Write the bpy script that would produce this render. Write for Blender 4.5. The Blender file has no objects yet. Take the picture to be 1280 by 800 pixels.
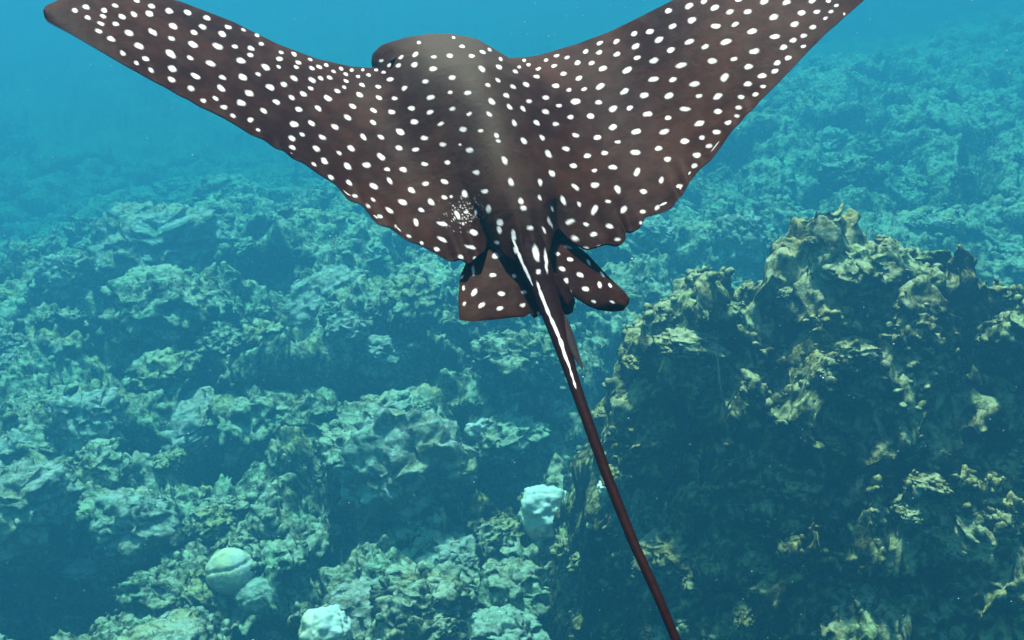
import bpy, math, random
import numpy as np
from mathutils import Vector

sc = bpy.context.scene
C = sc.collection
rng = np.random.default_rng(7)
random.seed(7)

# ------------------------------------------------------------------ camera, sky, sun, exposure
CAM_H = 4.5                      # metres above the reef floor
PITCH = math.radians(-25)
FPX = 1372.0                     # focal length in pixels of a 1280 px wide picture
cam_d = bpy.data.cameras.new('camera')
cam_d.sensor_width = 36.0
cam_d.lens = 36.0 * FPX / 1280.0
cam_d.clip_start = 0.05
cam_d.clip_end = 400.0
cam = bpy.data.objects.new('camera', cam_d)
C.objects.link(cam)
cam.location = (0, 0, CAM_H)
cam.rotation_euler = (math.radians(90) + PITCH, 0, 0)
sc.camera = cam

SUN_EL, SUN_AZ = math.radians(61), math.radians(-18)     # azimuth from +Y (ahead), negative = left
world = bpy.data.worlds.new('World')
sc.world = world
world.use_nodes = True
wn = world.node_tree.nodes
wn.clear()
sky = wn.new('ShaderNodeTexSky')
sky.sky_type = 'NISHITA'
sky.sun_disc = False
sky.sun_elevation = SUN_EL
sky.sun_rotation = SUN_AZ
bg = wn.new('ShaderNodeBackground')
bg.inputs['Strength'].default_value = 0.055
wo = wn.new('ShaderNodeOutputWorld')
world.node_tree.links.new(sky.outputs[0], bg.inputs['Color'])
world.node_tree.links.new(bg.outputs[0], wo.inputs['Surface'])

sun_d = bpy.data.lights.new('sun', 'SUN')
sun_d.energy = 5.0
sun_d.angle = math.radians(4.0)      # the rippled surface above spreads the sun a little
sun_d.color = (1.0, 0.95, 0.85)
sun = bpy.data.objects.new('sun', sun_d)
C.objects.link(sun)
SUNV = Vector((math.sin(SUN_AZ) * math.cos(SUN_EL), math.cos(SUN_AZ) * math.cos(SUN_EL), math.sin(SUN_EL)))
sun.rotation_euler = (-SUNV).to_track_quat('-Z', 'Y').to_euler()
sun.location = (0, 0, 30)

sc.view_settings.view_transform = 'Standard'
sc.view_settings.look = 'None'
sc.view_settings.gamma = 1.0
sc.view_settings.exposure = 1.25
sc.cycles.use_denoising = True
sc.cycles.volume_bounces = 3
sc.cycles.max_bounces = 6
sc.cycles.diffuse_bounces = 2

# ------------------------------------------------------------------ helpers
cp, sp = math.cos(PITCH), math.sin(PITCH)
FW = np.array([0.0, cp, sp]); XR = np.array([1.0, 0, 0]); UP = np.cross(XR, FW)
CAM = np.array([0, 0, CAM_H])

def nrm(v):
    return v / np.linalg.norm(v, axis=-1, keepdims=True)

def pix_dir(px, py):
    px = np.asarray(px, float); py = np.asarray(py, float)
    return nrm(FW + XR * ((px - 640) / FPX)[..., None] + UP * ((400 - py) / FPX)[..., None])

def project(P):
    Q = P - CAM
    z = Q @ FW
    return 640 + FPX * (Q @ XR) / z, 400 - FPX * (Q @ UP) / z, z

def fade(t):
    return t * t * t * (t * (t * 6 - 15) + 10)

PERM = np.random.default_rng(3).permutation(256)
PERM = np.concatenate([PERM, PERM, PERM])
GRAD = nrm(np.random.default_rng(4).normal(size=(256, 3)))

def perlin(P):
    i = np.floor(P).astype(np.int64)
    f = P - i
    i &= 255
    u = fade(f)
    out = 0
    for dx in (0, 1):
        wx = u[:, 0] if dx else 1 - u[:, 0]
        hx = PERM[i[:, 0] + dx]
        for dy in (0, 1):
            wy = wx * (u[:, 1] if dy else 1 - u[:, 1])
            hy = PERM[hx + i[:, 1] + dy]
            for dz in (0, 1):
                w = wy * (u[:, 2] if dz else 1 - u[:, 2])
                g = GRAD[PERM[hy + i[:, 2] + dz]]
                out = out + w * (g[:, 0] * (f[:, 0] - dx) + g[:, 1] * (f[:, 1] - dy) + g[:, 2] * (f[:, 2] - dz))
    return out * 1.5

def fbm(P, octaves=4, gain=0.5, lac=2.03):
    a, s, out = 1.0, 1.0, 0
    for k in range(octaves):
        out = out + a * perlin(P * s + 17.3 * k)
        a *= gain; s *= lac
    return out

def billow(P, octaves=3, gain=0.5):
    a, s, out = 1.0, 1.0, 0
    for k in range(octaves):
        out = out + a * (1 - 2.2 * np.abs(perlin(P * s + 31.7 * k)))
        a *= gain; s *= 2.1
    return out

def hash2(i, j, k):
    return np.modf(np.abs(np.sin(i * 127.1 + j * 311.7 + k * 74.7) * 43758.5453))[0]

def domes(x, y, cell, seed):
    """Height (0..1) of rounded heads, one in each jittered cell, the highest wins."""
    X, Y = x / cell, y / cell
    ix, iy = np.floor(X), np.floor(Y)
    best = np.zeros_like(X)
    for dx in (-1, 0, 1):
        for dy in (-1, 0, 1):
            a, b = ix + dx, iy + dy
            cx = a + 0.15 + 0.7 * hash2(a, b, seed); cy = b + 0.15 + 0.7 * hash2(a, b, seed + 1.3)
            r = 0.35 + 0.5 * hash2(a, b, seed + 2.9); hh = 0.35 + 0.65 * hash2(a, b, seed + 4.1)
            d2 = ((X - cx) ** 2 + (Y - cy) ** 2) / (r * r)
            best = np.maximum(best, hh * np.sqrt(np.clip(1 - d2, 0, 1)))
    return best

def worley3(P, seed):
    i = np.floor(P)
    best = np.full(len(P), 9.0)
    for dx in (-1, 0, 1):
        for dy in (-1, 0, 1):
            for dz in (-1, 0, 1):
                c = i + (dx, dy, dz)
                j = np.stack([hash2(c[:, 0] + 9.1 * c[:, 2], c[:, 1], seed + q) for q in (0, 1.7, 3.1)], 1)
                best = np.minimum(best, ((P - c - j) ** 2).sum(1))
    return np.sqrt(best)

def mesh_from(name, V, F, smooth=True):
    """Mesh from a vertex array and an array of quads or triangles."""
    m = bpy.data.meshes.new(name)
    V = np.ascontiguousarray(V, np.float32); F = np.ascontiguousarray(F, np.int32)
    n, k = F.shape
    m.vertices.add(len(V)); m.vertices.foreach_set('co', V.ravel())
    m.loops.add(n * k); m.loops.foreach_set('vertex_index', F.ravel())
    m.polygons.add(n)
    m.polygons.foreach_set('loop_start', np.arange(0, n * k, k, dtype=np.int32))
    m.polygons.foreach_set('loop_total', np.full(n, k, np.int32))
    m.polygons.foreach_set('use_smooth', np.full(n, smooth))
    m.update(); m.validate()
    return m

def grid_faces(nr, nc, off=0, flip=False):
    a = np.arange(nr * nc).reshape(nr, nc) + off
    q = np.stack([a[:-1, :-1], a[:-1, 1:], a[1:, 1:], a[1:, :-1]], -1).reshape(-1, 4)
    return q[:, ::-1] if flip else q

def add(name, mesh, mat, parent=None, loc=None, rot=None, scale=None):
    o = bpy.data.objects.new(name, mesh)
    C.objects.link(o)
    if mat is not None and not mesh.materials:
        mesh.materials.append(mat)
    if parent is not None:
        o.parent = parent
    if loc is not None: o.location = loc
    if rot is not None: o.rotation_euler = rot
    if scale is not None: o.scale = scale
    return o

def tag(o, label=None, cat=None, group=None, kind=None):
    if label: o['label'] = label
    if cat: o['category'] = cat
    if group: o['group'] = group
    if kind: o['kind'] = kind
    return o

_ico = {}
def icosphere(sub):
    if sub not in _ico:
        import bmesh
        bm = bmesh.new()
        bmesh.ops.create_icosphere(bm, subdivisions=sub, radius=1.0)
        bm.verts.index_update()
        V = np.array([v.co[:] for v in bm.verts]); F = np.array([[v.index for v in f.verts] for f in bm.faces])
        bm.free()
        _ico[sub] = (V, F)
    return _ico[sub]

# ------------------------------------------------------------------ materials
class NT:
    def __init__(self, name):
        self.m = bpy.data.materials.new(name)
        self.m.use_nodes = True
        self.t = self.m.node_tree
        self.t.nodes.clear()
        self.out = self.t.nodes.new('ShaderNodeOutputMaterial')
    def n(self, typ, **kw):
        nd = self.t.nodes.new(typ)
        for k, v in kw.items():
            if k in nd.inputs.keys():
                nd.inputs[k].default_value = v
            else:
                setattr(nd, k, v)
        return nd
    def l(self, a, b):
        self.t.links.new(a, b)
    def noise(self, vec, scale, detail=5, rough=0.55, dist=0.0):
        nd = self.n('ShaderNodeTexNoise', Scale=scale, Detail=detail, Roughness=rough, Distortion=dist)
        self.l(vec, nd.inputs['Vector'])
        return nd.outputs['Fac']
    def math(self, op, a, b=None, clamp=False):
        nd = self.n('ShaderNodeMath', operation=op, use_clamp=clamp)
        for s, v in zip(nd.inputs, (a, b)):
            if v is None: continue
            if isinstance(v, (int, float)): s.default_value = v
            else: self.l(v, s)
        return nd.outputs[0]
    def ramp(self, fac, stops):
        nd = self.n('ShaderNodeValToRGB')
        e = nd.color_ramp.elements
        while len(e) < len(stops): e.new(0.5)
        for el, (p, c) in zip(e, stops):
            el.position = p; el.color = (*c, 1)
        self.l(fac, nd.inputs[0])
        return nd.outputs[0]

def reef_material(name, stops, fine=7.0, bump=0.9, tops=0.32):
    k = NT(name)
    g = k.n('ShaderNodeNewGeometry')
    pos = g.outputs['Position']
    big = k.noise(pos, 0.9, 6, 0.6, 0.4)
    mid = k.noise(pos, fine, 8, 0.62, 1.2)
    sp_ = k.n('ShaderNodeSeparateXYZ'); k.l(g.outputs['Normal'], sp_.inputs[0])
    up = k.math('MULTIPLY', sp_.outputs['Z'], tops)        # paler on faces that look up
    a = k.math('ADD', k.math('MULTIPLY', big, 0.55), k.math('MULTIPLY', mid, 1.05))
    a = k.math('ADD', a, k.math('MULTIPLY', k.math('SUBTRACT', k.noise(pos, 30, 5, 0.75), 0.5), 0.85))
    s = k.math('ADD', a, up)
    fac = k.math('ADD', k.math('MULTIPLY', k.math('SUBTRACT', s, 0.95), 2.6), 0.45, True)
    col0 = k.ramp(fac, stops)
    tint = k.ramp(k.noise(pos, 2.3, 3, 0.6), [(0.35, (1.06, 0.97, 0.64)), (0.5, (1, 1, 1)), (0.65, (0.84, 1.04, 0.92))])
    mul = k.n('ShaderNodeMix', data_type='RGBA', blend_type='MULTIPLY'); mul.inputs[0].default_value = 1.0
    k.l(col0, mul.inputs[6]); k.l(tint, mul.inputs[7])
    col = mul.outputs[2]
    b = k.n('ShaderNodeBsdfPrincipled', Roughness=0.9)
    b.inputs['Specular IOR Level'].default_value = 0.1
    k.l(col, b.inputs['Base Color'])
    vor = k.n('ShaderNodeTexVoronoi', Scale=16.0); k.l(pos, vor.inputs['Vector'])
    hgt = k.math('ADD', k.noise(pos, 22, 8, 0.7), k.math('MULTIPLY', vor.outputs['Distance'], 0.8))
    bp = k.n('ShaderNodeBump', Strength=bump, Distance=0.06)
    k.l(hgt, bp.inputs['Height']); k.l(bp.outputs[0], b.inputs['Normal'])
    k.l(b.outputs[0], k.out.inputs['Surface'])
    return k.m

REEF = [(0.0, (0.030, 0.034, 0.022)), (0.28, (0.10, 0.095, 0.05)), (0.52, (0.27, 0.25, 0.15)), (0.75, (0.52, 0.52, 0.33)), (1.0, (0.76, 0.78, 0.58))]
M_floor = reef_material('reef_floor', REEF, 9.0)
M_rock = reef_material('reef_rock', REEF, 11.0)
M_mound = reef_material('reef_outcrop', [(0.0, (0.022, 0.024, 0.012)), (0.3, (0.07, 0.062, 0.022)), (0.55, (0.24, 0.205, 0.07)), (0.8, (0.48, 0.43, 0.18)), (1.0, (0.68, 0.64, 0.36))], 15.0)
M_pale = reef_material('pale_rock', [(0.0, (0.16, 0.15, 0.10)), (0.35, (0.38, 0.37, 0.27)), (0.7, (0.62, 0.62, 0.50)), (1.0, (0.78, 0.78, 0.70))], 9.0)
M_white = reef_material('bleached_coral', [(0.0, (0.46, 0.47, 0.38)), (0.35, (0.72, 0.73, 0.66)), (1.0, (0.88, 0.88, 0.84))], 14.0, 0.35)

# ------------------------------------------------------------------ the sea bed
def flat_at(px, py):
    d = pix_dir(px, py)
    return (CAM + d * (-CAM_H / d[2]))[:2]

GULLIES = []                                               # traced from the dark hollows of the photograph
for px_, py_, wpx_, hpx_, dp_ in ((490, 500, 90, 26, .75), (330, 530, 90, 28, .7), (610, 640, 60, 60, .8), (45, 740, 90, 70, 1.0), (290, 560, 60, 30, .55), (740, 745, 60, 40, .6), (190, 365, 60, 22, .6), (310, 360, 70, 24, .6), (60, 420, 60, 20, .5), (560, 760, 30, 30, .4), (440, 660, 50, 30, .4), (150, 560, 40, 25, .4), (700, 560, 50, 30, .4), (330, 780, 40, 30, .5)):
    c_ = flat_at(px_, py_)
    GULLIES.append((c_[0], c_[1], wpx_ * (np.hypot(*c_) + 2) / FPX, abs(flat_at(px_, py_ - hpx_)[1] - c_[1]), dp_))

def height(x, y):
    P = np.stack([x, y, np.full_like(x, 2.2)], 1)
    z = 0.42 * fbm(P * 0.23, 3)
    wx = x + 0.22 * perlin(P * 1.3 + 5); wy = y + 0.22 * perlin(P * 1.3 + 55)
    z = z + 0.46 * (domes(wx, wy, 1.35, 1.0) - 0.25)
    z = z + 0.21 * (domes(wx * 1.02 + 0.3, wy, 0.52, 7.0) - 0.2)
    z = z + 0.08 * domes(wx, wy + 0.4, 0.21, 13.0)
    # the reef slopes away into deep water, soonest on the left
    far = np.clip((y - 10.5 - 0.9 * x) / 24.0, 0, 1)
    z = z - 3.6 * far * far * (3 - 2 * far)
    gap = perlin(P * 0.62 + 90)                           # sand-free gullies between the heads
    z = z - 0.55 * np.clip(0.12 - np.abs(gap), 0, 1) / 0.12
    z = z + 0.11 * fbm(P * 2.4, 4, 0.58)
    for gx_, gy_, hx, hy, dp in GULLIES:                   # steep-sided holes in the reef
        e = np.hypot((wx - gx_) / hx, (wy - gy_) / hy)
        z = z - dp * np.clip((1.15 - e) / 0.45, 0, 1)
    return z

def ground(x, y):
    return height(np.atleast_1d(np.asarray(x, float)), np.atleast_1d(np.asarray(y, float)))

nr, na = 900, 860
rad = 2.2 * (28.0 / 2.2) ** (np.linspace(0, 1, nr - 60))
rad = np.concatenate([rad, 28.0 * (110.0 / 28.0) ** (np.linspace(0, 1, 61)[1:])])
ang = np.radians(np.concatenate([np.linspace(-75, -33, 60)[:-1], np.linspace(-33, 33, na - 118), np.linspace(33, 75, 60)[1:]]))
na = len(ang); nr = len(rad)
RR, AA = np.meshgrid(rad, ang, indexing='ij')
gx = (RR * np.sin(AA)).ravel(); gy = (RR * np.cos(AA)).ravel()
gz = height(gx, gy)
Pn = np.stack([gx, gy, gz], 1)
amp = np.clip(1.2 - RR.ravel() / 30, 0.1, 1)
d1 = np.stack([fbm(Pn * 3.1 + o, 3) for o in (11.0, 43.0)], 1) * (0.10 * amp)[:, None]
Pn[:, :2] += d1
Pn[:, 2] += 0.05 * billow(Pn * 5.5, 2) * amp + 0.03 * fbm(Pn * 13, 2) * amp
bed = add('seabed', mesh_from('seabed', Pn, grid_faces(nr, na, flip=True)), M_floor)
tag(bed, 'lumpy reef floor of algae-covered dead coral fading into blue water', kind='structure')

def on_floor(px, py):
    """Where the line of sight through a pixel of the photograph meets the sea bed."""
    d = pix_dir(px, py)
    t = np.linspace(3.0, 40.0, 1500)
    P = CAM + d * t[:, None]
    hit = np.nonzero(P[:, 2] < ground(P[:, 0], P[:, 1]))[0]
    k = hit[0] if len(hit) else -1
    return P[k], t[k]

# ------------------------------------------------------------------ coral rocks
def rock_mesh(name, seed, sub=5, flat=0.7, rough=1.0):
    V, F = icosphere(sub)
    P = V * 1.0 + seed * 13.7
    P = P + 0.18 * np.stack([perlin(P * 1.9 + o) for o in (3.0, 30.0, 60.0)], 1)
    r = 1 + 0.36 * rough * fbm(P * 0.9, 3) + 0.24 * rough * (0.6 - worley3(P * 2.1, seed)) + 0.14 * rough * billow(P * 3.0, 2) + 0.20 * rough * (0.45 - worley3(P * 4.6, seed + 3)) + 0.08 * fbm(P * 9, 3) + 0.035 * fbm(P * 22, 2)
    Q = V * r[:, None]
    Q += 0.20 * np.stack([fbm(P * 2.7 + o, 3) for o in (7.0, 77.0, 107.0)], 1)
    Q[:, 2] *= flat
    return mesh_from(name, Q, F)

ROCKS = [rock_mesh('coral_rock_%02d' % i, i + 1.0, 5, 0.55 + 0.05 * (i % 8), 0.8 + 0.06 * (i % 7)) for i in range(12)]
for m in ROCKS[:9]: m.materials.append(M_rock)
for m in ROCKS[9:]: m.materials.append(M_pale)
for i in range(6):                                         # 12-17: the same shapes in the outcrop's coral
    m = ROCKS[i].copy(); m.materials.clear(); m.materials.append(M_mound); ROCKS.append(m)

def put_rock(k, x, y, z, s, rz, tilt, label, group=None, name='coral_rock'):
    o = add(name, ROCKS[k], None, None, (x, y, z), (tilt[0], tilt[1], rz), s)
    return tag(o, label, 'coral rock', group)

# ------------------------------------------------------------------ the big outcrop on the right
RX = np.array([-0.3, 0.32, 0.44, 0.55, 0.67, 0.80, 0.95, 1.15, 1.33, 1.48, 1.66, 1.88, 2.1, 2.3, 2.9, 3.6, 4.6])
RZ = np.array([-1.5, -0.6, 0.5, 1.3, 1.88, 2.28, 2.41, 2.40, 2.52, 2.58, 2.50, 2.40, 2.33, 2.22, 2.0, 1.2, -1.2])
def mound(x, y):
    P = np.stack([x, y, np.full_like(x, 8.8)], 1)
    wx = x + 0.12 * perlin(P * 2.2 + 3); wy = y + 0.18 * perlin(P * 1.6 + 30)
    top = np.interp(wx - 0.48 * np.clip(4.6 - y, -0.3, 3), RX, RZ)
    d = 4.58 - wy                                          # metres in front of the ridge
    front = np.interp(d, [-2.6, -1.5, -0.6, -0.2, 0.0, 0.12, 0.3, 0.5, 0.65, 0.8, 1.0, 1.15, 1.35, 1.6, 2.0, 2.4], [-1.0, 0.2, 0.8, 0.96, 1.0, 0.98, 0.94, 0.84, 0.73, 0.68, 0.55, 0.50, 0.36, 0.12, -0.5, -1.0])
    z = np.where(front > 0, top * front, front * 1.3 + np.minimum(top, 0))
    z = z + 0.34 * (domes(wx, wy, 0.55, 21.0) - 0.3) + 0.22 * (domes(wx, wy, 0.26, 27.0) - 0.2) + 0.08 * domes(x, y, 0.12, 33.0)
    g = perlin(P * 1.4 + 61)
    z = z - 0.35 * np.clip(0.10 - np.abs(g), 0, 1) / 0.10 * np.clip(front * 1.6, 0, 1)
    return z + 0.07 * fbm(P * 4.0, 4, 0.6)

nm = 560
MX, MY = np.meshgrid(np.linspace(-0.3, 4.6, nm), np.linspace(2.5, 7.2, nm), indexing='ij')
mx, my = MX.ravel(), MY.ravel()
Pm = np.stack([mx, my, mound(mx, my)], 1)
Pm[:, 0] += 0.08 * fbm(Pm * 4.4 + 9, 3)
Pm[:, 1] += 0.10 * fbm(Pm * 4.4 + 71, 3)
Pm += 0.022 * nrm(np.stack([fbm(Pm * 11 + o, 2) for o in (2.0, 22.0, 42.0)], 1)) * (0.4 + fbm(Pm * 13, 2))[:, None]
Pm[:, 2] += 0.03 * billow(Pm * 8.5, 2)
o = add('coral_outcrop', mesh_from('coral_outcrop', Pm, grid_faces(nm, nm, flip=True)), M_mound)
tag(o, 'large craggy yellow-green coral outcrop rising above the reef floor', 'coral outcrop')

def surface(x, y):
    x = np.atleast_1d(np.asarray(x, float)); y = np.atleast_1d(np.asarray(y, float))
    return np.maximum(height(x, y), np.where((x > -0.25) & (x < 4.5) & (y > 2.6) & (y < 7.1), mound(x, y), -9))

def sight(px, py, surf=None, far=40.0):
    d = pix_dir(px, py)
    t = np.linspace(2.6, far, 1300)
    P = CAM + d * t[:, None]
    hit = np.nonzero(P[:, 2] < (surf or surface)(P[:, 0], P[:, 1]))[0]
    k = hit[0] if len(hit) else -1
    return P[k], t[k]

# single rocks that stand out in the photograph: pixel, width in pixels, mesh, height/width, label, name, material
SPECIAL = [
    (512, 575, 135, 9, 1.0, 'big square-sided pale boulder beside a deep dark gully', 'boulder', 0.3),
    (165, 652, 80, 10, 0.75, 'pale flat-topped boulder just uphill of the round white coral', 'boulder', 0.2),
    (28, 622, 105, 11, 0.7, 'broad pale slab boulder above the dark blue hole', 'boulder', 0.1),
    (112, 706, 42, 9, 0.4, 'thin pale tilted rock sliver at the edge of the dark hole', 'rock_sliver', 0.4),
    (565, 700, 72, 10, 0.6, 'blunt pale rock jutting over shade below the white coral head', 'boulder', 0.0),
    (240, 640, 78, 3, 0.7, 'tan slanting rock beside the pale flat-topped boulder', 'boulder', 0.5),
    (205, 300, 135, 11, 0.6, 'wide hazy pale coral hummock far out on the reef', 'coral_hummock', 0.0),
    (436, 412, 46, 9, 0.9, 'rounded pale coral lump beyond the dark gully', 'coral_lump', 0.0),
    (480, 436, 50, 10, 0.6, 'low pale coral lump next to the rounded one', 'coral_lump', 0.3),
    (115, 520, 75, 11, 0.8, 'upright pale rock among the brown reef lumps', 'boulder', 0.3),
    (640, 740, 85, 4, 0.7, 'brownish rock with pale top near the thin tail end', 'boulder', 0.1),
    (625, 790, 90, 10, 0.6, 'wide pale green rock at the foot of the brownish one', 'boulder', 0.6),
]
placed = []
for px, py, wpx, k, hw, label, name, rz in SPECIAL:
    P, t = sight(px, py + wpx * 0.15)
    s = 0.5 * wpx * t / FPX
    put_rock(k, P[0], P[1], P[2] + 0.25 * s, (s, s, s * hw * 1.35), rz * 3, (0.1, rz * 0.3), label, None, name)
    placed.append((P[0], P[1], s))

# round white brain coral, its dimmer twin, the white head and three small white lumps
def brain_mesh(name, seed, groove, lump):
    V, F = icosphere(5)
    P = V + seed
    ax = nrm(np.array([0.0, -0.75, 0.66]))
    side = nrm(np.array([0.87, 0.21, 0.45]))
    nrml = nrm(np.cross(ax, side))
    g = V @ nrml - 0.22 + 0.10 * np.sin(2.5 * (V @ side))
    r = 1 - groove * np.exp(-(g / 0.065) ** 2) * np.clip(V @ ax + 0.5, 0, 1) + lump * fbm(P * 1.4, 3) + (lump > .1) * 0.22 * (0.5 - worley3(P * 1.9, seed + 1)) + 0.012 * np.sin(38 * (V @ side) + 6 * perlin(P * 2))
    Q = V * r[:, None]
    Q[:, 2] *= 0.85
    return mesh_from(name, Q, F)

WHITE = [
    (290, 716, 58, 0.085, 0.03, 'round white brain coral with a curved groove across its top', 'brain_coral', M_white),
    (322, 748, 52, 0.05, 0.10, 'dim grey-green rounded coral leaning against the round white one', 'brain_coral', M_pale),
    (682, 640, 66, 0.05, 0.28, 'large lumpy white bleached coral head close to the tail', 'bleached_coral', M_white),
    (600, 538, 36, 0.05, 0.25, 'small upright pale coral head beside the big square boulder', 'bleached_coral', M_white),
    (757, 611, 22, 0.05, 0.22, 'tiny bright white coral lump right behind the tail', 'bleached_coral', M_white),
    (617, 660, 16, 0.05, 0.30, 'tiny white spike of coral left of the white coral head', 'bleached_coral', M_white),
    (408, 790, 60, 0.10, 0.22, 'pale green-white flattened coral head with yellow rim', 'bleached_coral', M_white),
    (618, 715, 22, 0.05, 0.2, 'small pale round coral knob under the white coral head', 'bleached_coral', M_pale),
]
for i, (px, py, wpx, gr, lu, label, name, mat) in enumerate(WHITE):
    P, t = sight(px, py + wpx * 0.2)
    s = 0.5 * wpx * t / FPX
    o = add(name, brain_mesh(name, i * 5.1, gr, lu), mat, None, (P[0], P[1], P[2] + 0.55 * s), (0.15, 0.1, 0.3 * i), (s, s, s))
    tag(o, label, 'coral')
    placed.append((P[0], P[1], s))

# the many look-alike rocks
MARKS = [(x, y, n_) for (x, y, _), n_ in zip(placed, ['the big square-sided boulder', 'the flat-topped boulder', 'the broad slab boulder', 'the thin rock sliver', 'the blunt jutting rock', 'the slanting tan rock', 'the wide hazy hummock', 'the rounded pale lump', 'the low pale lump', 'the upright pale rock', 'the brownish rock', 'the wide pale green rock', 'the round white brain coral', 'the dim grey-green coral', 'the large white coral head', 'the small upright coral head'])]
def describe(P, t, s, pale, on_mound):
    size = 'small' if s < 0.13 else 'large' if s > 0.24 else 'middling'
    if on_mound:
        size = 'tiny' if s < 0.045 else 'small' if s < 0.075 else size
        where = 'on the crest of the outcrop' if P[1] > 4.25 else 'low on the foot of the outcrop' if P[2] < 1.55 else 'halfway up the shaded face of the outcrop' if P[2] < 1.95 else 'high on the face just under the crest of the outcrop'
        return '%s knobbly yellow-green coral lump %s' % (size, where), 'coral lumps growing on the large outcrop'
    d, n_ = min((math.hypot(P[0] - a, P[1] - b), c) for a, b, c in MARKS)
    where = 'next to ' + n_ if d < 0.9 else 'far off in the blue haze' if t > 12.5 else 'on the open reef floor'
    look = 'pale rock' if pale else 'brown-green algae-covered rock'
    return '%s rough %s %s' % (size, look, where), 'pale dusted rocks scattered over the reef floor' if pale else 'algae-covered rocks scattered over the reef floor'
count = 0
tries = 0
while count < 250 and tries < 1000:
    tries += 1
    px = rng.uniform(-70, 1350); py = 165 + 690 * rng.random() ** 0.8
    P, t = sight(px, py)
    on_mound = P[2] > ground(P[0], P[1])[0] + 0.05
    s = (0.055 + 0.27 * rng.random() ** 2.2) * (0.75 + 0.035 * t)
    if on_mound: s *= 0.42
    if any((P[0] - a) ** 2 + (P[1] - b) ** 2 < (0.62 * (s + c)) ** 2 for a, b, c in placed): continue
    placed.append((P[0], P[1], s))
    pale = rng.random() < 0.24 and not on_mound
    k = int(rng.integers(12, 18)) if on_mound else int(rng.integers(9, 12)) if pale else int(rng.integers(0, 9))
    lab, grp = describe(P, t, s, pale, on_mound)
    sx, sy = s * rng.uniform(0.8, 1.35), s * rng.uniform(0.8, 1.2)
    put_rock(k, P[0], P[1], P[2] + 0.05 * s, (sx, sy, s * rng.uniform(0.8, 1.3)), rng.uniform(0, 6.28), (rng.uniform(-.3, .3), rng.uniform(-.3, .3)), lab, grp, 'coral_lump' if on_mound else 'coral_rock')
    count += 1

# knobs and broken coral fingers: far too many to count
def scatter_nubs(name, pts, sizes, mat, label):
    V0, F0 = icosphere(2)
    variants = [V0 * (1 + 0.30 * fbm(V0 * 1.3 + 3.3 * i, 2) + 0.1 * fbm(V0 * 3.5 + i, 2))[:, None] for i in range(10)]
    Vs, Fs = [], []
    n0 = len(V0)
    for i, (p, s) in enumerate(zip(pts, sizes)):
        a = rng.uniform(0, 6.28); c_, s_ = math.cos(a), math.sin(a)
        v = variants[i % 10] * (s * rng.uniform(.7, 1.3), s * rng.uniform(.7, 1.3), s * rng.uniform(.6, 1.5))
        v = np.stack([v[:, 0] * c_ - v[:, 1] * s_, v[:, 0] * s_ + v[:, 1] * c_, v[:, 2]], 1)
        v[:, 0] += v[:, 2] * rng.uniform(-.5, .5); v[:, 1] += v[:, 2] * rng.uniform(-.5, .5)
        Vs.append(v + p); Fs.append(F0 + n0 * i)
    o = add(name, mesh_from(name, np.concatenate(Vs), np.concatenate(Fs)), mat)
    tag(o, label, 'coral', kind='stuff')

ra = np.hypot(Pn[:, 0], Pn[:, 1]); an_ = np.degrees(np.arctan2(Pn[:, 0], Pn[:, 1]))
ok = np.nonzero((ra > 4.2) & (ra < 15) & (np.abs(an_) < 34) & (perlin(Pn * 1.4) > -0.12))[0]
pk = rng.choice(ok, 2400, replace=False)
scatter_nubs('coral_rubble', Pn[pk], rng.uniform(0.018, 0.055, len(pk)) * (0.55 + 0.06 * ra[pk]), M_rock, 'broken coral rubble and knobs covering the reef floor')
ok = np.nonzero((Pm[:, 0] > 0.3) & (Pm[:, 0] < 3.4) & (Pm[:, 1] > 2.8) & (Pm[:, 1] < 5.0) & (Pm[:, 2] > 0.8) & (perlin(Pm * 1.9 + 4) > -0.05))[0]
pk = rng.choice(ok, 3400, replace=False)
scatter_nubs('coral_knobs', Pm[pk], 0.006 + 0.020 * rng.random(len(pk)) ** 2, M_mound, 'small knobs of coral crusting the large outcrop')

# a thin pale sea whip standing on the outcrop
base_p, t0_ = sight(914, 565)
top_y = base_p[1] + 0.05
def whip_pt(px, py, dy):
    d = pix_dir(px, py)
    return CAM + d * ((top_y + dy) / d[1])
lines = [[(914, 572, -.02), (911, 545, -.03), (906, 515, -.03), (903, 490, -.02), (899, 462, 0), (897, 440, .03)], [(906, 515, -.03), (915, 500, -.05), (922, 482, -.06)], [(911, 545, -.03), (920, 535, -.06), (926, 518, -.08)]]
WV, WF = [], []
for li, ln in enumerate(lines):
    P3 = np.array([whip_pt(*p) for p in ln])
    u_ = np.linspace(0, 1, 24); k_ = np.linspace(0, 1, len(P3))
    P3 = np.stack([np.interp(u_, k_, P3[:, i]) for i in range(3)], 1)
    P3 += 0.012 * np.stack([perlin(P3 * 9 + o) for o in (1.0, 5.0, 8.0)], 1)
    tg = nrm(np.gradient(P3, axis=0)); s1 = nrm(np.cross(tg, np.array([.3, 1, .2]))); s2 = np.cross(s1, tg)
    ph = np.linspace(0, 2 * np.pi, 9)
    rw = (0.009 - 0.005 * u_) * (1 if li == 0 else 0.7)
    tb_ = P3[:, None] + (s1[:, None] * np.cos(ph)[None, :, None] + s2[:, None] * np.sin(ph)[None, :, None]) * rw[:, None, None]
    WF.append(grid_faces(24, 9, sum(len(v) for v in WV))); WV.append(tb_.reshape(-1, 3))
tag(add('sea_whip', mesh_from('sea_whip', np.concatenate(WV), np.concatenate(WF)), M_pale), 'thin pale branching sea whip standing on the large outcrop', 'sea whip')

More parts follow.
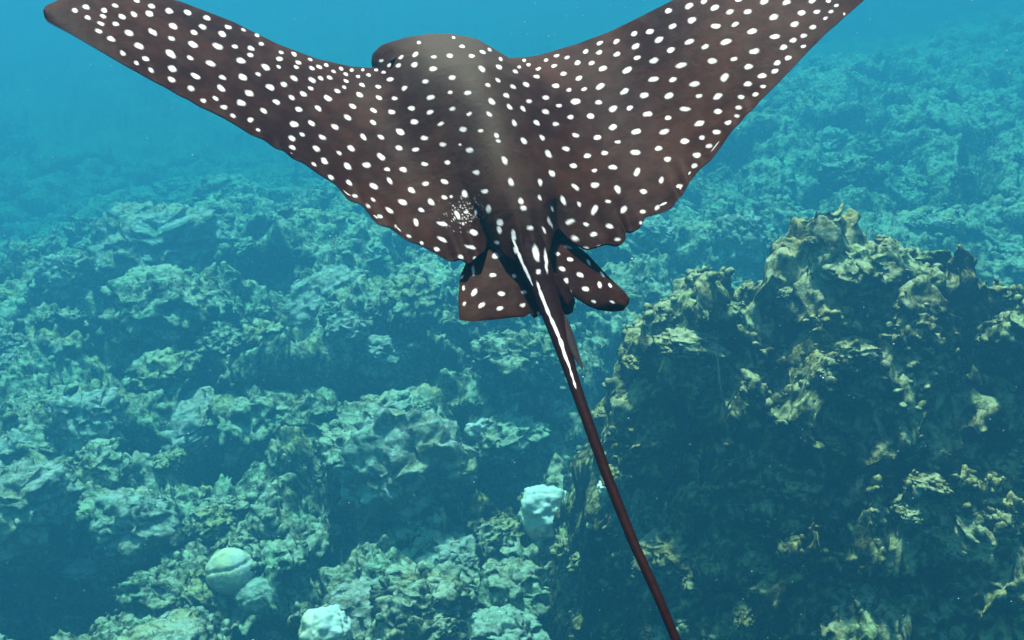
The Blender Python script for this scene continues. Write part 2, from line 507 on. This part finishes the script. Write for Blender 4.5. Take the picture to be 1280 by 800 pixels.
# ------------------------------------------------------------------ the eagle ray
K = NT('ray_skin')
att = K.n('ShaderNodeAttribute', attribute_name='skin')
pos = K.n('ShaderNodeTexCoord').outputs['Object']
mot = K.noise(pos, 9, 6, 0.6, 0.3)
mot2 = K.noise(pos, 60, 4, 0.6)
base = K.ramp(K.math('ADD', K.math('MULTIPLY', mot, 0.75), K.math('MULTIPLY', mot2, 0.35)), [(0.32, (0.0125, 0.0022, 0.0006)), (0.50, (0.025, 0.0056, 0.0016)), (0.70, (0.056, 0.019, 0.009))])
mixg = K.n('ShaderNodeMix', data_type='RGBA')
sepc = K.n('ShaderNodeSeparateColor'); K.l(att.outputs['Color'], sepc.inputs[0])
K.l(sepc.outputs[1], mixg.inputs[0]); K.l(base, mixg.inputs[6]); mixg.inputs[7].default_value = (0.074, 0.053, 0.039, 1)
mixb = K.n('ShaderNodeMix', data_type='RGBA')
K.l(sepc.outputs[2], mixb.inputs[0]); K.l(mixg.outputs[2], mixb.inputs[6]); mixb.inputs[7].default_value = (0.014, 0.002, 0.002, 1)
mixs = K.n('ShaderNodeMix', data_type='RGBA')
K.l(sepc.outputs[0], mixs.inputs[0]); K.l(mixb.outputs[2], mixs.inputs[6]); mixs.inputs[7].default_value = (0.98, 0.90, 0.86, 1)
b = K.n('ShaderNodeBsdfPrincipled', Roughness=0.62)
b.inputs['Specular IOR Level'].default_value = 0.03
K.l(mixs.outputs[2], b.inputs['Base Color'])
bp = K.n('ShaderNodeBump', Strength=0.35, Distance=0.004)
K.l(K.math('ADD', K.noise(pos, 38, 5, 0.6, 0.5), K.math('MULTIPLY', K.noise(pos, 190, 2), 0.25)), bp.inputs['Height'])
K.l(bp.outputs[0], b.inputs['Normal'])
K.l(b.outputs[0], K.out.inputs['Surface'])
M_ray = K.m

K = NT('ray_belly')
b = K.n('ShaderNodeBsdfPrincipled', Roughness=0.55)
pos = K.n('ShaderNodeTexCoord').outputs['Object']
K.l(K.ramp(K.noise(pos, 12, 5), [(0.3, (0.55, 0.53, 0.50)), (0.7, (0.75, 0.73, 0.70))]), b.inputs['Base Color'])
K.l(b.outputs[0], K.out.inputs['Surface'])
M_belly = K.m

# body frame: origin behind the head, forward / right / up axes
r0 = pix_dir(605, 190)
RS = 0.62                                                  # young animal, about 0.7 m across
O = CAM + r0 * 1.5 * RS
up0 = nrm(UP - r0 * (UP @ r0))
el, yaw, roll = math.radians(36), math.radians(13), math.radians(3)
F0 = r0 * math.cos(el) + up0 * math.sin(el); N0 = up0 * math.cos(el) - r0 * math.sin(el)
R0 = np.cross(F0, N0)
BF = F0 * math.cos(yaw) - R0 * math.sin(yaw); R1 = np.cross(BF, N0)
BN = N0 * math.cos(roll) + R1 * math.sin(roll); BR = np.cross(BF, BN)

def lift(px, py, w):
    """Point of the ray seen at a pixel, at height w (metres) above its body plane."""
    d = pix_dir(px, py)
    k = (np.asarray(w) * RS + (O - CAM) @ BN) / (d @ BN)
    return CAM + d * k[..., None]

TIP = 0.22
LE = np.array([(-1, 55, 17, 1), (-.985, 58, 9, 1), (-.96, 75, 0, .98), (-.9, 120, -9, .9), (-.8, 175, -8, .74), (-.7, 225, 2, .58), (-.6, 290, 27, .38), (-.5, 345, 55, .2), (-.4, 395, 74, .09), (-.3, 437, 84, .03), (-.225, 466, 87, 0),
    (-.205, 464, 78, .05), (-.19, 465, 69, .08), (-.165, 475, 60, .12), (-.12, 505, 50, .16), (-.08, 530, 46, .18), (-.03, 560, 46, .18), (.02, 593, 52, .15), (.06, 615, 65, .08), (.1, 632, 75.5, .02),
    (.14, 650, 74, 0), (.2, 670, 71, 0), (.3, 720, 56, .07), (.4, 760, 41, .18), (.5, 795, 24, .34), (.58, 842, 0, .5), (.68, 910, -24, .68), (.8, 985, -44, .85), (.9, 1050, -54, .95), (.97, 1105, -52, 1), (1, 1128, -44, 1)])
TE = np.array([(-1, 55, 20, 1), (-.985, 59, 26, 1), (-.96, 90, 42, .98), (-.9, 155, 80, .9), (-.8, 230, 121, .74), (-.7, 283, 149, .58), (-.6, 350, 186, .38), (-.54, 378, 203, .3), (-.51, 397, 217, .26), (-.48, 420, 230, .22), (-.46, 435, 247, .19), (-.44, 450, 254, .16), (-.42, 465, 272, .14), (-.4, 480, 282, .12),
    (-.37, 500, 291, .09), (-.35, 510, 301, .07), (-.32, 530, 310, .05), (-.27, 557, 322, .03), (-.22, 582, 329, .02), (-.19, 597, 326, .02), (-.17, 607, 313, .02), (-.16, 609, 297, .01), (-.14, 617, 312, 0), (-.1, 628, 330, 0), (-.05, 645, 342, 0), (0, 666, 348, 0), (.05, 684, 336, 0), (.085, 691, 305, 0),
    (.105, 697, 293, 0), (.125, 712, 306, .01), (.14, 732, 316, .02), (.16, 750, 314, .03), (.18, 765, 310, .04), (.2, 782, 302, .05), (.21, 781, 295, .05), (.225, 785, 289, .06), (.25, 800, 286, .07), (.27, 807, 272, .09), (.3, 820, 266, .11), (.35, 842, 257, .15), (.41, 860, 232, .21), (.43, 864, 222, .24), (.455, 875, 212, .27), (.5, 889, 198, .33), (.58, 920, 157, .49), (.68, 964, 111, .66), (.8, 1030, 43, .84), (.9, 1078, 1, .94), (.97, 1110, -27, 1), (1, 1128, -42, 1)])
NQ, NT_ = 1000, 250
q = np.linspace(-1, 1, NQ)
def sm(a, k):
    e = np.pad(a, (k, k), mode='edge'); w = np.hanning(2 * k + 3)[1:-1]
    return np.convolve(e, w / w.sum(), mode='valid')
le = [np.interp(q, LE[:, 0], LE[:, i]) for i in (1, 2, 3)]
te = [np.interp(q, TE[:, 0], TE[:, i]) for i in (1, 2, 3)]
le = [sm(le[0], 4), sm(le[1], 4), sm(le[2], 25)]; te = [sm(te[0], 3), sm(te[1], 3), sm(te[2], 25)]
A = lift(le[0], le[1], le[2] * TIP); B = lift(te[0], te[1], te[2] * TIP)
t = np.linspace(0, 1, NT_)
T, Q = np.meshgrid(t, q)                                   # rows: span, columns: chord
qa = np.abs(Q + 0.05 * (1 - T))                            # the midline leans with the body
wing = np.clip(1 - np.abs(Q), 0, 1)
prof = np.sin(np.pi * np.clip(T, 0, 1) ** 0.62) ** 0.9
bodyp = np.interp(T, [0, .08, .2, .35, .5, .7, .88, 1], [0, .26, .62, .95, 1.0, .96, .85, .55])
hgt = (0.006 + 0.020 * wing ** 1.5) * prof + 0.050 * np.exp(-(qa / (0.20 - 0.06 * T)) ** 2) * bodyp
hgt += 0.007 * np.exp(-((Q + 0.165) / 0.035) ** 2 - ((T - 0.10) / 0.07) ** 2)   # bulge round the eye
hgt -= 0.003 * np.exp(-((np.abs(Q + 0.02) - 0.125) / 0.03) ** 2 - ((T - 0.97) / 0.12) ** 2)
Nz = perlin(np.stack([Q.ravel() * 9, T.ravel() * 2.2, 0 * T.ravel()], 1)).reshape(T.shape)
hgt += 0.0018 * Nz * prof * np.clip(np.abs(Q) * 4 - .4, 0, 1)
ripple = np.sin(Q * 95 + 2 * np.sin(Q * 31)) * np.clip(T - 0.86, 0, 1) / 0.14 * np.clip(1.1 - 1.2 * np.abs(Q), 0, 1)
hgt += 0.004 * ripple
les = [sm(v, 70) for v in le[:2]] + [sm(le[2], 60)]
endw = np.clip((np.abs(q) - 0.72) / 0.12, 0, 1)
les = [a_ * (1 - endw) + b_ * endw for a_, b_ in zip(les, le)]
As = lift(les[0], les[1], les[2] * TIP)                    # the head's own outline only shapes the front of the chord
tes = [sm(v, 60) for v in te]
tes = [a_ * (1 - endw) + b_ * endw for a_, b_ in zip(tes, te)]
Bs = lift(tes[0], tes[1], tes[2] * TIP)
def chord(T_):
    e = np.exp(-(T_ / 0.16) ** 2)[..., None]
    f = np.exp(-((1 - T_) / 0.15) ** 2)[..., None]
    return (As[:, None] + (A - As)[:, None] * e) * (1 - T_[..., None]) + (Bs[:, None] + (B - Bs)[:, None] * f) * T_[..., None]
TOPV = chord(T) + BN * (RS * hgt)[..., None]
NB = 40
tb = np.linspace(0, 1, NB)
Tb, Qb = np.meshgrid(tb, q)
dep = (0.004 + 0.012 * np.clip(1 - np.abs(Qb), 0, 1)) * np.sin(np.pi * Tb ** 0.6) + 0.085 * np.exp(-(np.abs(Qb + 0.03) / 0.16) ** 2) * np.interp(Tb, [0, .05, .2, .5, .85, 1], [0, .45, .9, 1, .35, 0])
BOTV = chord(Tb) - BN * (RS * dep)[..., None]
BOTV[:, 0] = TOPV[:, 0]; BOTV[:, -1] = TOPV[:, -1] - BN * 0.0015

parts_V, parts_F, parts_M, parts_top = [], [], [], []
def push(V, nr_, nc_, flip, mat, top):
    off = sum(len(v) for v in parts_V)
    Fq = grid_faces(nr_, nc_, off, flip)
    parts_V.append(V.reshape(-1, 3)); parts_F.append(Fq)
    parts_M.append(np.full(len(Fq), mat)); parts_top.append(np.full(len(parts_V[-1]), top))

push(TOPV, NQ, NT_, False, 0, 1)
push(BOTV, NQ, NB, True, 1, 0)
parts_M[-1] = np.where((0.5 * (Tb[:-1, :-1] + Tb[1:, 1:]).ravel() > 0.7) & (np.abs(Qb[:-1, :-1]).ravel() < 0.25), 0, 1)

def poly(pts, n):
    pts = np.array(pts, float)
    d = np.concatenate([[0], np.cumsum(np.hypot(*np.diff(pts[:, :2], axis=0).T))])
    s = np.linspace(0, d[-1], n)
    return np.stack([np.interp(s, d, pts[:, i]) for i in range(pts.shape[1])], 1)

def fin(ea, eb, wa, wb, bow, lean=0.0, n=90, m=90, thick=0.0018):
    """A fin between two edge lines given in pixels; wa, wb: heights at root and tip, bow: cross arch."""
    a, b_ = poly(ea, n), poly(eb, n)
    s = np.linspace(0, 1, m)
    px = a[:, None, 0] * (1 - s) + b_[:, None, 0] * s; py = a[:, None, 1] * (1 - s) + b_[:, None, 1] * s
    r = np.linspace(0, 1, n)[:, None]
    w = wa * (1 - r) + wb * r + lean * s[None, :] * (1 - r) + bow * np.sin(np.pi * s)[None, :]
    P = lift(px, py, w)
    edge = (np.sin(np.pi * s)[None, :] ** .4) * np.clip((1 - r) * 8, 0, 1) ** .5
    top = P + BN * (thick * edge)[..., None]; bot = P - BN * (thick * edge + .0004)[..., None]
    return top, bot

# left pelvic fin: outer edge and inner edge, both from root to tip
lt, lb = fin([(612, 285), (600, 312), (583, 327), (575, 345), (571, 372), (569, 397)], [(670, 290), (676, 350), (680, 372), (684, 396)], -0.009, -0.014, 0.006, 0.016)
# ragged rear edge between the two
tipx = poly([(574, 400), (590, 402), (615, 400), (640, 397), (656, 396), (663, 391), (667, 398), (676, 394), (682, 399), (690, 392)], 90)
want = lift(tipx[:, 0], tipx[:, 1], -0.014 + 0.006 * np.sin(np.pi * np.linspace(0, 1, 90)))
rr = np.clip((np.linspace(0, 1, 90) - 0.55) / 0.45, 0, 1)[:, None, None] ** 1.5
lt = lt + rr * (want - lt[-1])[None]; lb = lb + rr * (want - lb[-1])[None]
push(lt, 90, 90, True, 0, 1); push(lb, 90, 90, False, 0, 0)
rt, rb = fin([(676, 275), (712, 300), (735, 318), (760, 345), (780, 364), (787, 373), (786, 379)], [(672, 325), (702, 352), (715, 369), (733, 381), (748, 387), (765, 389), (779, 388)], -0.007, -0.018, 0.006, 0.008)
push(rt, 90, 90, False, 0, 1); push(rb, 90, 90, True, 0, 0)
ct, cb = fin([(684, 340), (700, 345), (713, 362), (719, 377), (716, 390)], [(676, 350), (684, 365), (692, 378), (699, 387), (707, 392)], -0.004, -0.018, 0.010, 0.0, 40, 40, 0.005)
push(ct, 40, 40, False, 0, 2); push(cb, 40, 40, True, 0, 2)

# tail: a tapering tube along the body's line, on towards and under the camera
TL = np.array([(648, 268, 26, .030), (656, 296, 24, .026), (668, 328, 21, .020), (679, 358, 16.5, .014), (690, 390, 14, .008), (699, 418, 12, .004), (707, 445, 9.6, .002), (716, 474, 7.6, 0), (731, 517, 6.9, 0), (760, 598, 6.5, 0), (790, 674, 6.1, 0), (821, 742, 5.7, 0), (841, 790, 5.4, -.002), (858, 830, 5.3, -.004), (893, 910, 5, -.01), (950, 1030, 4.4, -.02), (1040, 1200, 3.2, -.04)])
dl = np.concatenate([[0], np.cumsum(np.hypot(*np.diff(TL[:, :2], axis=0).T))])
ss = np.linspace(0, dl[-1], 420)
tl = [sm(np.interp(ss, dl, TL[:, i]), 9) for i in range(4)]
ctr = lift(tl[0], tl[1], tl[3])
dist = np.linalg.norm(ctr - CAM, axis=1)
rad_t = tl[2] * dist / FPX
tan = nrm(np.gradient(ctr, axis=0))
sd = nrm(np.cross(tan, BN)); upv = np.cross(sd, tan)
th = np.linspace(0, 2 * np.pi, 121)
flat = np.interp(ss, [0, 90, 200, 260], [.55, .7, .85, 1.0])
TUBE = ctr[:, None] + (sd[:, None] * np.cos(th)[None, :, None] + upv[:, None] * (np.sin(th)[None, :, None] * flat[:, None, None])) * rad_t[:, None, None]
TUBE[-1] = ctr[-1]
push(TUBE, 420, 121, False, 0, 3)

V = np.concatenate(parts_V); Fq = np.concatenate(parts_F); top = np.concatenate(parts_top)

# pigment: white spots traced as (crop x, crop y, half length, angle, half width) in 4x crops of the photograph
S = []
def spots(ox, oy, ang, text):
    for it in text.split(';'):
        v = [float(z) for z in it.split(',')]
        hl = v[2] if len(v) > 2 else 20.0
        an = v[3] if len(v) > 3 else ang
        hw = v[4] if len(v) > 4 else max(0.66 * hl, 9) if hl < 27 else 0.55 * hl
        S.append((ox + v[0] / 4, oy + v[1] / 4, hl / 4, math.radians(an), hw / 4))
spots(40, 0, 25, '215,52,18;270,35;278,89,18;362,52,18;355,80,16;345,117,16;333,155,18;415,28;418,119;397,195,22;450,83;510,71;524,4,16;598,31;586,68,22;485,165,26;604,160,28,35;534,230,26;568,294;454,265,18,40;523,316,16,40;595,351,18,45;686,55,22;706,131,26;698,193;693,268,32,40;702,344,26;698,398,22;778,62,22;875,90;853,134,22;811,162;804,222,28;791,289,18;817,380,28;795,442,22;857,502,18;893,317,28;918,491,18;960,536,20,5;1005,579,16;945,441,28,40;953,388;951,170,22;928,231,30;980,135,18;1058,150,12;1124,177,12;1014,233,18;1095,241;1092,276,18;1045,303,26;1054,386,26;1085,466,26;1046,514,26;1093,599,18,0;1131,650,12;1131,370,16;1168,336,26;1190,436,24;1220,510;1157,553,20,35;1146,220,16;1246,262,14;1237,294,18;1233,334,14;1260,421')
spots(330, 0, 28, '150,271,16;232,297,12;311,326,12;172,312,16;162,335,15;150,391,22;240,341,16;277,335,16;240,400,22;283,391,16;328,388,16;347,357,13;385,343,12;410,371,13;410,405,15;402,435,13;367,455,18;234,442,15;198,470,20;139,487,18;319,490,23,33;439,352,11,10;470,381,13,10;495,347,8,5;489,424,16;478,474,19;443,531,20;418,587,23;271,542,20,40;174,547;151,621,24,10;238,616,20,40;353,634,21;292,686,21;191,672,16;139,691,21;142,738,18;262,743,22,35;374,765,16;435,741,22;497,686,21,42;300,798,15;523,376,12,5;561,350,11,-10;598,362,13,0;571,433,16,5;574,489,17;547,552,19;545,613,19;586,686,19;585,783,25,40;586,303,14,-20;627,326,13,-30;683,287,15,-30;672,326,16,-25;631,397,18,-5;652,492,17,5;638,560,20,15;681,660,25,25;674,739,20,25;703,441,19,-30;757,272,18,-25;751,324,19,-20;775,213,12,-10;848,284,16,5;845,344,21,-5;807,407,19,-15;834,487,21,-15;738,541,20,5;752,609,23,0;757,748,19,0;801,690,20,0;830,561,20,-15;893,722,20,10;884,619,18,-25;928,278,16,5;941,388,20,-10;931,461,15,0;942,543,19,-15;1019,464,19,-15;1024,570,15,-30;995,647,22,0;1082,654,16,-20;1028,751,21,0;991,232,14,0;948,188,9,10;1039,279,16,0;1093,261,17,20;1128,248,11,40;1090,345,21,42;1119,426,15,10;1138,507,21,42;1126,571,19,30;1170,401,15,35;1175,334,18,35;1183,296,12,40;1211,478,18,35;1227,534,18,40;1252,615,19,60;1246,434,17,30;1257,357,15,30;1162,677,16,60;1171,706,15,10;980,722,8,0;1200,795,19,55')
spots(620, 0, -24, '117,334,10,20;142,302,8;163,324,10;210,343,14,-10;202,383,16,0;250,301,12;303,278,14;357,288,15;290,330,16;152,424,18,25;165,506,16,0;134,545,18,40;203,615,19,35;140,705,21,45;230,688,18,45;262,770,23,55;250,488,19,0;248,559,20,25;298,428,18,-5;338,369,18;315,528,15,0;298,620,18,0;365,450,15;399,508,26,-5;373,586,19,-10;398,676,19,0;350,743,20,5;458,780,20,-5;407,314,18;414,391,20;440,446,15;448,257,17;478,316,16;473,581,21,10;506,687,21,-10;545,765,19,0;511,512,20,-15;522,432,27,-32;533,343,23;516,262,19,-30;520,215,16;602,208,20,-30;604,272,20;657,350,29,-30;642,457,27,-35;586,543,24,-25;670,540,19;585,635,23,-20;609,709,17,-5;698,762,30,0,15;701,658,27,-15;741,476,25,-15;759,570,28,-5,15;692,169,20,-30;699,232,22,-35;706,288,19;770,157,21;791,302,26,-15;787,396,28,-15;813,741,21,-10;841,658,29,-18;860,590,18,-10;866,478,26,-25;884,398,21;815,198,25,-28;874,251,22;883,131,23,-30;861,54,20,-30;966,29,23,-30;979,101,26,-25;967,209,27;926,326,32,-15,16;992,420,29,-8,17;946,545,30,0,15;945,706,25,0;1015,480,18,-10;1016,617,28,-20;1030,688,18,0;1004,775,22,0;1065,730,18,0;1047,233,20;1093,38,23;1040,8,20;1099,130,27,-5;1168,59,22;1197,121,20;1150,209,31,-15;1083,305,26,0;1143,387,26,-45,21;1108,482,27,-30;1110,557,22,0;1102,660,22,0;1161,612,20,-10;1204,580,16,0;1212,538,18,-5;1225,484,18,-5;1258,421,23,-5;1191,294,19;1258,58,22,-15;1212,0,18,0;858,795,21,-10;1263,334,24,-15')
spots(820, 0, -15, '482,156,27;491,257,29,-8,16;530,380,23,-5;536,433,16,0;498,473,18,-5;541,8,24;588,86,25,-20;594,183,27,-8;653,12,23;693,121,23;728,64,22,-10;685,202,19;637,236,22;606,315,20;594,355,19;660,290,18;737,233,15;738,179,19;784,136,18;805,58,18;782,4,18;862,4,14;847,92,13;873,58,13;902,27,12;940,70,6')
spots(370, 150, 28, '90,221,15,40;144,207,18;174,286,17;258,231,23,38;266,313,18,45;294,379,14,15;352,225,23,5;388,331,24;385,398,14;360,430,14,35;420,482,13;470,305,24,55,12;455,247,16,10;466,452,26,38,11;500,532,8;563,581,14,15;536,248,21,10;578,352,20,30;534,411,24,20;599,512,20,80;626,450,18,30;628,615,10,20;703,646,17,15;643,220,19,0;648,319,18,0;676,411,23,48;731,519,31,10,11;730,597,29,27,10;742,308,20,25;741,387,16,15;757,213,18,0;807,475,27,60,12;845,370,22,80,17;890,563,25,20;871,635,33,18,9;822,684,17,12;893,689,11,5;902,262,20,0;943,357,19,0;963,445,23,90,16;1019,512,18,80,19;1017,550,20,80,15;1005,613,16,0;1000,677,21,-40,19;985,776,19,0;1044,204,22,60,17;1075,310,24,70,17;1125,405,17,60,14;1137,440,18,20,15;1170,540,18,10;1088,575,34,82,11;1087,718,16,10;1091,780,16,30;1200,665,49,78,18;1213,757,15,-70,12;1098,652,20,70,12;1250,705,70,86,8;1220,312,20,80,12;1219,387,17,65,10;1274,265,17,70;900,460,14,90,7;850,462,12,0,9;775,385,8;835,520,7')
spots(600, 150, -10, '362,267,18,50;467,227,20,5;573,252,16,0;665,237,24,0,14;785,260,26,-62,15;1072,228,18,-15;907,300,20,-70;998,331,18,-5;818,358,22,10;886,438,18,-50;815,458,16,0;803,513,9,0;688,347,25,65,16;575,325,23,-12;476,335,25,45,12;415,402,28,65,13;495,421,14,60;640,408,15,0;572,450,30,-65,14;718,448,24,-60,15;450,508,26,-22,12;530,521,15,0;648,530,20,10;568,572,20,-20;475,592,20,12;687,598,17,-5;531,642,13,0;598,636,16,-20;440,635,24,20,9;350,512,36,65,8;320,550,24,60,8;360,445,16,70,7;388,668,15,-10;451,697,16,25;410,744,19,25;500,774,19,30;543,712,18,60,8;612,770,16,50,8;427,800,14')
spots(540, 260, 20, '210,422,21,-60,14;347,428,20,12;460,421,18,10;453,485,16,0;248,486,23,-32,12;340,503,18,-10,9;158,401,12,80,8;161,479,12,-50,9;205,310,30,85,9;148,345,14,-65,7;530,530,14,70,8;670,369,15,20;685,417,15,10;767,405,19,15;838,385,18,75,11;891,387,14,40;808,467,14,30;900,470,13,20,7')
for row in range(4):                                        # the spots go on over the parts of the wings above the frame
    for col in range(66):
        S.append((70 + col * 16.5 + 8 * (row % 2) + rng.uniform(-3, 3), -9 - row * 12.5 + rng.uniform(-2, 2), rng.uniform(3.6, 6), math.radians(-15 if col > 30 else 25), rng.uniform(2.8, 4)))
STRIPE = [(640, 296, 1.6), (646, 311, 2.2), (652, 327, 2.4), (660, 344, 2.2), (665.5, 356, .6)]
STRIPE2 = [(671.5, 353, 1.6), (676, 367, 2.9), (685, 390, 2.6), (694, 410, 2.9), (701, 427, 3.0), (706, 444, 2.8), (711, 456, 2.2), (712.5, 461, 1.0), (714.5, 468, 2.0), (716.5, 474, 1.0), (718.5, 481, 1.6), (720, 486, .6)]

px, py, pz = project(V)
skin = np.zeros((len(V), 4), np.float32); skin[:, 3] = 1
warp = 1.1 * perlin(np.stack([px * .16, py * .16, 0 * px], 1)), 1.1 * perlin(np.stack([px * .16, py * .16, 9 + 0 * px], 1))
wx_, wy_ = px + warp[0], py + warp[1]
tops = np.nonzero((top == 1) | (top == 3))[0]
order = tops[np.argsort(wx_[tops])]
xs = wx_[order]
for (sx, sy, hl, an, hw) in S:
    hl *= 0.82; hw *= 0.76; br = 0.72 + 0.28 * rng.random()
    i0, i1 = np.searchsorted(xs, (sx - hl - 2, sx + hl + 2))
    idx = order[i0:i1]
    dx, dy = wx_[idx] - sx, wy_[idx] - sy
    c_, s_ = math.cos(an), math.sin(an)
    e = np.hypot((dx * c_ + dy * s_) / hl, (-dx * s_ + dy * c_) / hw)
    skin[idx, 0] = np.maximum(skin[idx, 0], br * np.clip((1.24 - e) / 0.5, 0, 1))
# stripe down the tail's left edge (facing side only)
face = np.ones(len(V), bool)
tube = np.nonzero(top == 3)[0]
tv = TUBE - ctr[:, None]
face[tube] = ((tv * (ctr - CAM)[:, None]).sum(-1) < 0).ravel()
sp_ = np.concatenate([poly(STRIPE, 250), poly(STRIPE2, 500)])
sp_[:, 2] *= 0.85 + 0.5 * perlin(np.stack([sp_[:, 1] * .12, 0 * sp_[:, 1], 0 * sp_[:, 1]], 1))
m_ = np.nonzero((py > 290) & (py < 490) & (px > 630) & (px < 730) & (top != 0) & (top != 2) & face)[0]
for c0 in range(0, len(m_), 20000):
    ii = m_[c0:c0 + 20000]
    d = np.hypot(px[ii, None] - sp_[None, :, 0], py[ii, None] - sp_[None, :, 1]) / (0.72 * sp_[None, :, 2])
    skin[ii, 0] = np.maximum(skin[ii, 0], np.clip((1.25 - d.min(1)) / 0.4, 0, 1))
# grey sheen painted into the colour of head and spine; scarred speckle by the left lobe
n1 = perlin(np.stack([px * .025, py * .012, 0 * px], 1)); n2 = perlin(np.stack([px * .06, py * .06, 4 + 0 * px], 1))
spine = np.exp(-((px - (562 + (py - 50) * .40)) / (42 + 0 * py)) ** 2) * np.clip((330 - py) / 200, 0, 1)
head = np.exp(-((px - 570) / 75) ** 2 - ((py - 60) / 48) ** 2)
grey = np.clip(0.75 * spine * (0.75 + .8 * n1) + 0.6 * head + 0.25 * np.clip(n2, 0, 1), 0, 0.9)
skin[:, 1] = np.where(top == 1, grey, 0)
sc_ = np.exp(-((px - 580) / 22) ** 2 - ((py - 266) / 22) ** 2)
h_ = perlin(np.stack([px * .75, py * .75, 2 + 0 * px], 1))
skin[:, 0] = np.maximum(skin[:, 0], np.where((top == 1), np.clip((h_ - 0.62 + 0.42 * sc_) * 5, 0, 1) * np.clip(sc_ * 1.4, 0, .8), 0))
skin[:, 2] = np.where(top >= 2, 0.9, np.where((top == 1) & (py > 300) & (px > 600), 0.15, 0))

mesh = mesh_from('eagle_ray', V - O, Fq)
ca = mesh.color_attributes.new('skin', 'FLOAT_COLOR', 'POINT')
ca.data.foreach_set('color', skin.ravel())
mesh.materials.append(M_ray); mesh.materials.append(M_belly)
mesh.polygons.foreach_set('material_index', np.concatenate(parts_M).astype(np.int32))
ray = add('eagle_ray', mesh, None, None, O)
tag(ray, 'dark brown eagle ray covered in white spots gliding above the reef', 'ray')

K = NT('dark_horn')
b = K.n('ShaderNodeBsdfPrincipled', Roughness=0.75)
b.inputs['Specular IOR Level'].default_value = 0.1
pos = K.n('ShaderNodeTexCoord').outputs['Object']
K.l(K.ramp(K.noise(pos, 80, 3), [(0.3, (0.010, 0.007, 0.009)), (0.7, (0.035, 0.018, 0.018))]), b.inputs['Base Color'])
K.l(b.outputs[0], K.out.inputs['Surface'])
M_horn = K.m
# venomous spine lying along the tail's right side
SPN = np.array([(687, 366, 3.5), (697, 388, 6.5), (706, 408, 7.5), (714, 428, 6.0), (721, 446, 4.0), (726, 456, 2.4), (728.5, 463, .3)])
c = poly(SPN, 60)
ctr2 = lift(c[:, 0], c[:, 1], np.full(60, .008))
tan2 = nrm(np.gradient(ctr2, axis=0)); sd2 = nrm(np.cross(tan2, BN)); up2 = np.cross(sd2, tan2)
th2 = np.linspace(0, 2 * np.pi, 15)
rr2 = c[:, 2] * np.linalg.norm(ctr2 - CAM, axis=1) / FPX
TV = ctr2[:, None] + (sd2[:, None] * np.cos(th2)[None, :, None] + 0.45 * up2[:, None] * np.sin(th2)[None, :, None]) * rr2[:, None, None]
sp_o = add('tail_spine', mesh_from('tail_spine', (TV - O).reshape(-1, 3), grid_faces(60, 15)), M_horn, ray)
# eye slit on the left of the head
ev, ef = icosphere(3)
e0 = np.argmin((px[:NQ * NT_] - 492) ** 2 + (py[:NQ * NT_] - 74.5) ** 2)
ea = nrm(lift(np.array(498.), np.array(70.5), 0.03) - lift(np.array(486.), np.array(79.), 0.03))
eb_ = nrm(np.cross(ea, nrm(V[e0] - CAM))); ec = np.cross(ea, eb_)
EV = V[e0] + ev[:, :1] * ea * 0.0054 + ev[:, 1:2] * eb_ * 0.0017 + ev[:, 2:] * ec * 0.0025
add('eye', mesh_from('eye', EV - O, ef), M_horn, ray)

# ------------------------------------------------------------------ specks drifting in the water
n = 2600
pp = np.stack([rng.uniform(-2.6, 2.6, n), rng.uniform(0.7, 6.0, n), rng.uniform(CAM_H - 3.2, CAM_H + 0.5, n)], 1)
V0, F0_ = icosphere(1)
sz = rng.uniform(0.0005, 0.0015, n) * (0.6 + 0.25 * pp[:, 1])
VV = (pp[:, None] + V0[None] * sz[:, None, None]).reshape(-1, 3)
FF = (F0_[None] + (np.arange(n) * len(V0))[:, None, None]).reshape(-1, 3)
K = NT('speck')
b = K.n('ShaderNodeBsdfPrincipled', Roughness=0.8)
b.inputs['Base Color'].default_value = (0.75, 0.78, 0.75, 1)
K.l(b.outputs[0], K.out.inputs['Surface'])
tag(add('suspended_specks', mesh_from('suspended_specks', VV, FF), K.m), 'tiny pale specks drifting in the sea water', 'particles', kind='stuff')

# ------------------------------------------------------------------ the sea water itself
K = NT('sea_water')
vol = K.n('ShaderNodeVolumePrincipled')
vol.inputs['Color'].default_value = (0.04, 0.192, 0.315, 1)
vol.inputs['Absorption Color'].default_value = (0.0, 0.33, 0.36, 1)
vol.inputs['Density'].default_value = 0.165
vol.inputs['Anisotropy'].default_value = 0.5
K.l(vol.outputs[0], K.out.inputs['Volume'])
bx = np.array([(x, y, z) for x in (-112, 112) for y in (-12, 114) for z in (-7.0, CAM_H + 0.9)], float)
bf = np.array([(0, 1, 3, 2), (4, 6, 7, 5), (0, 4, 5, 1), (2, 3, 7, 6), (0, 2, 6, 4), (1, 5, 7, 3)])
hz = add('haze', mesh_from('haze', bx, bf, False), K.m)
tag(hz, 'blue-green sea water thick with fine haze', 'water', kind='stuff')
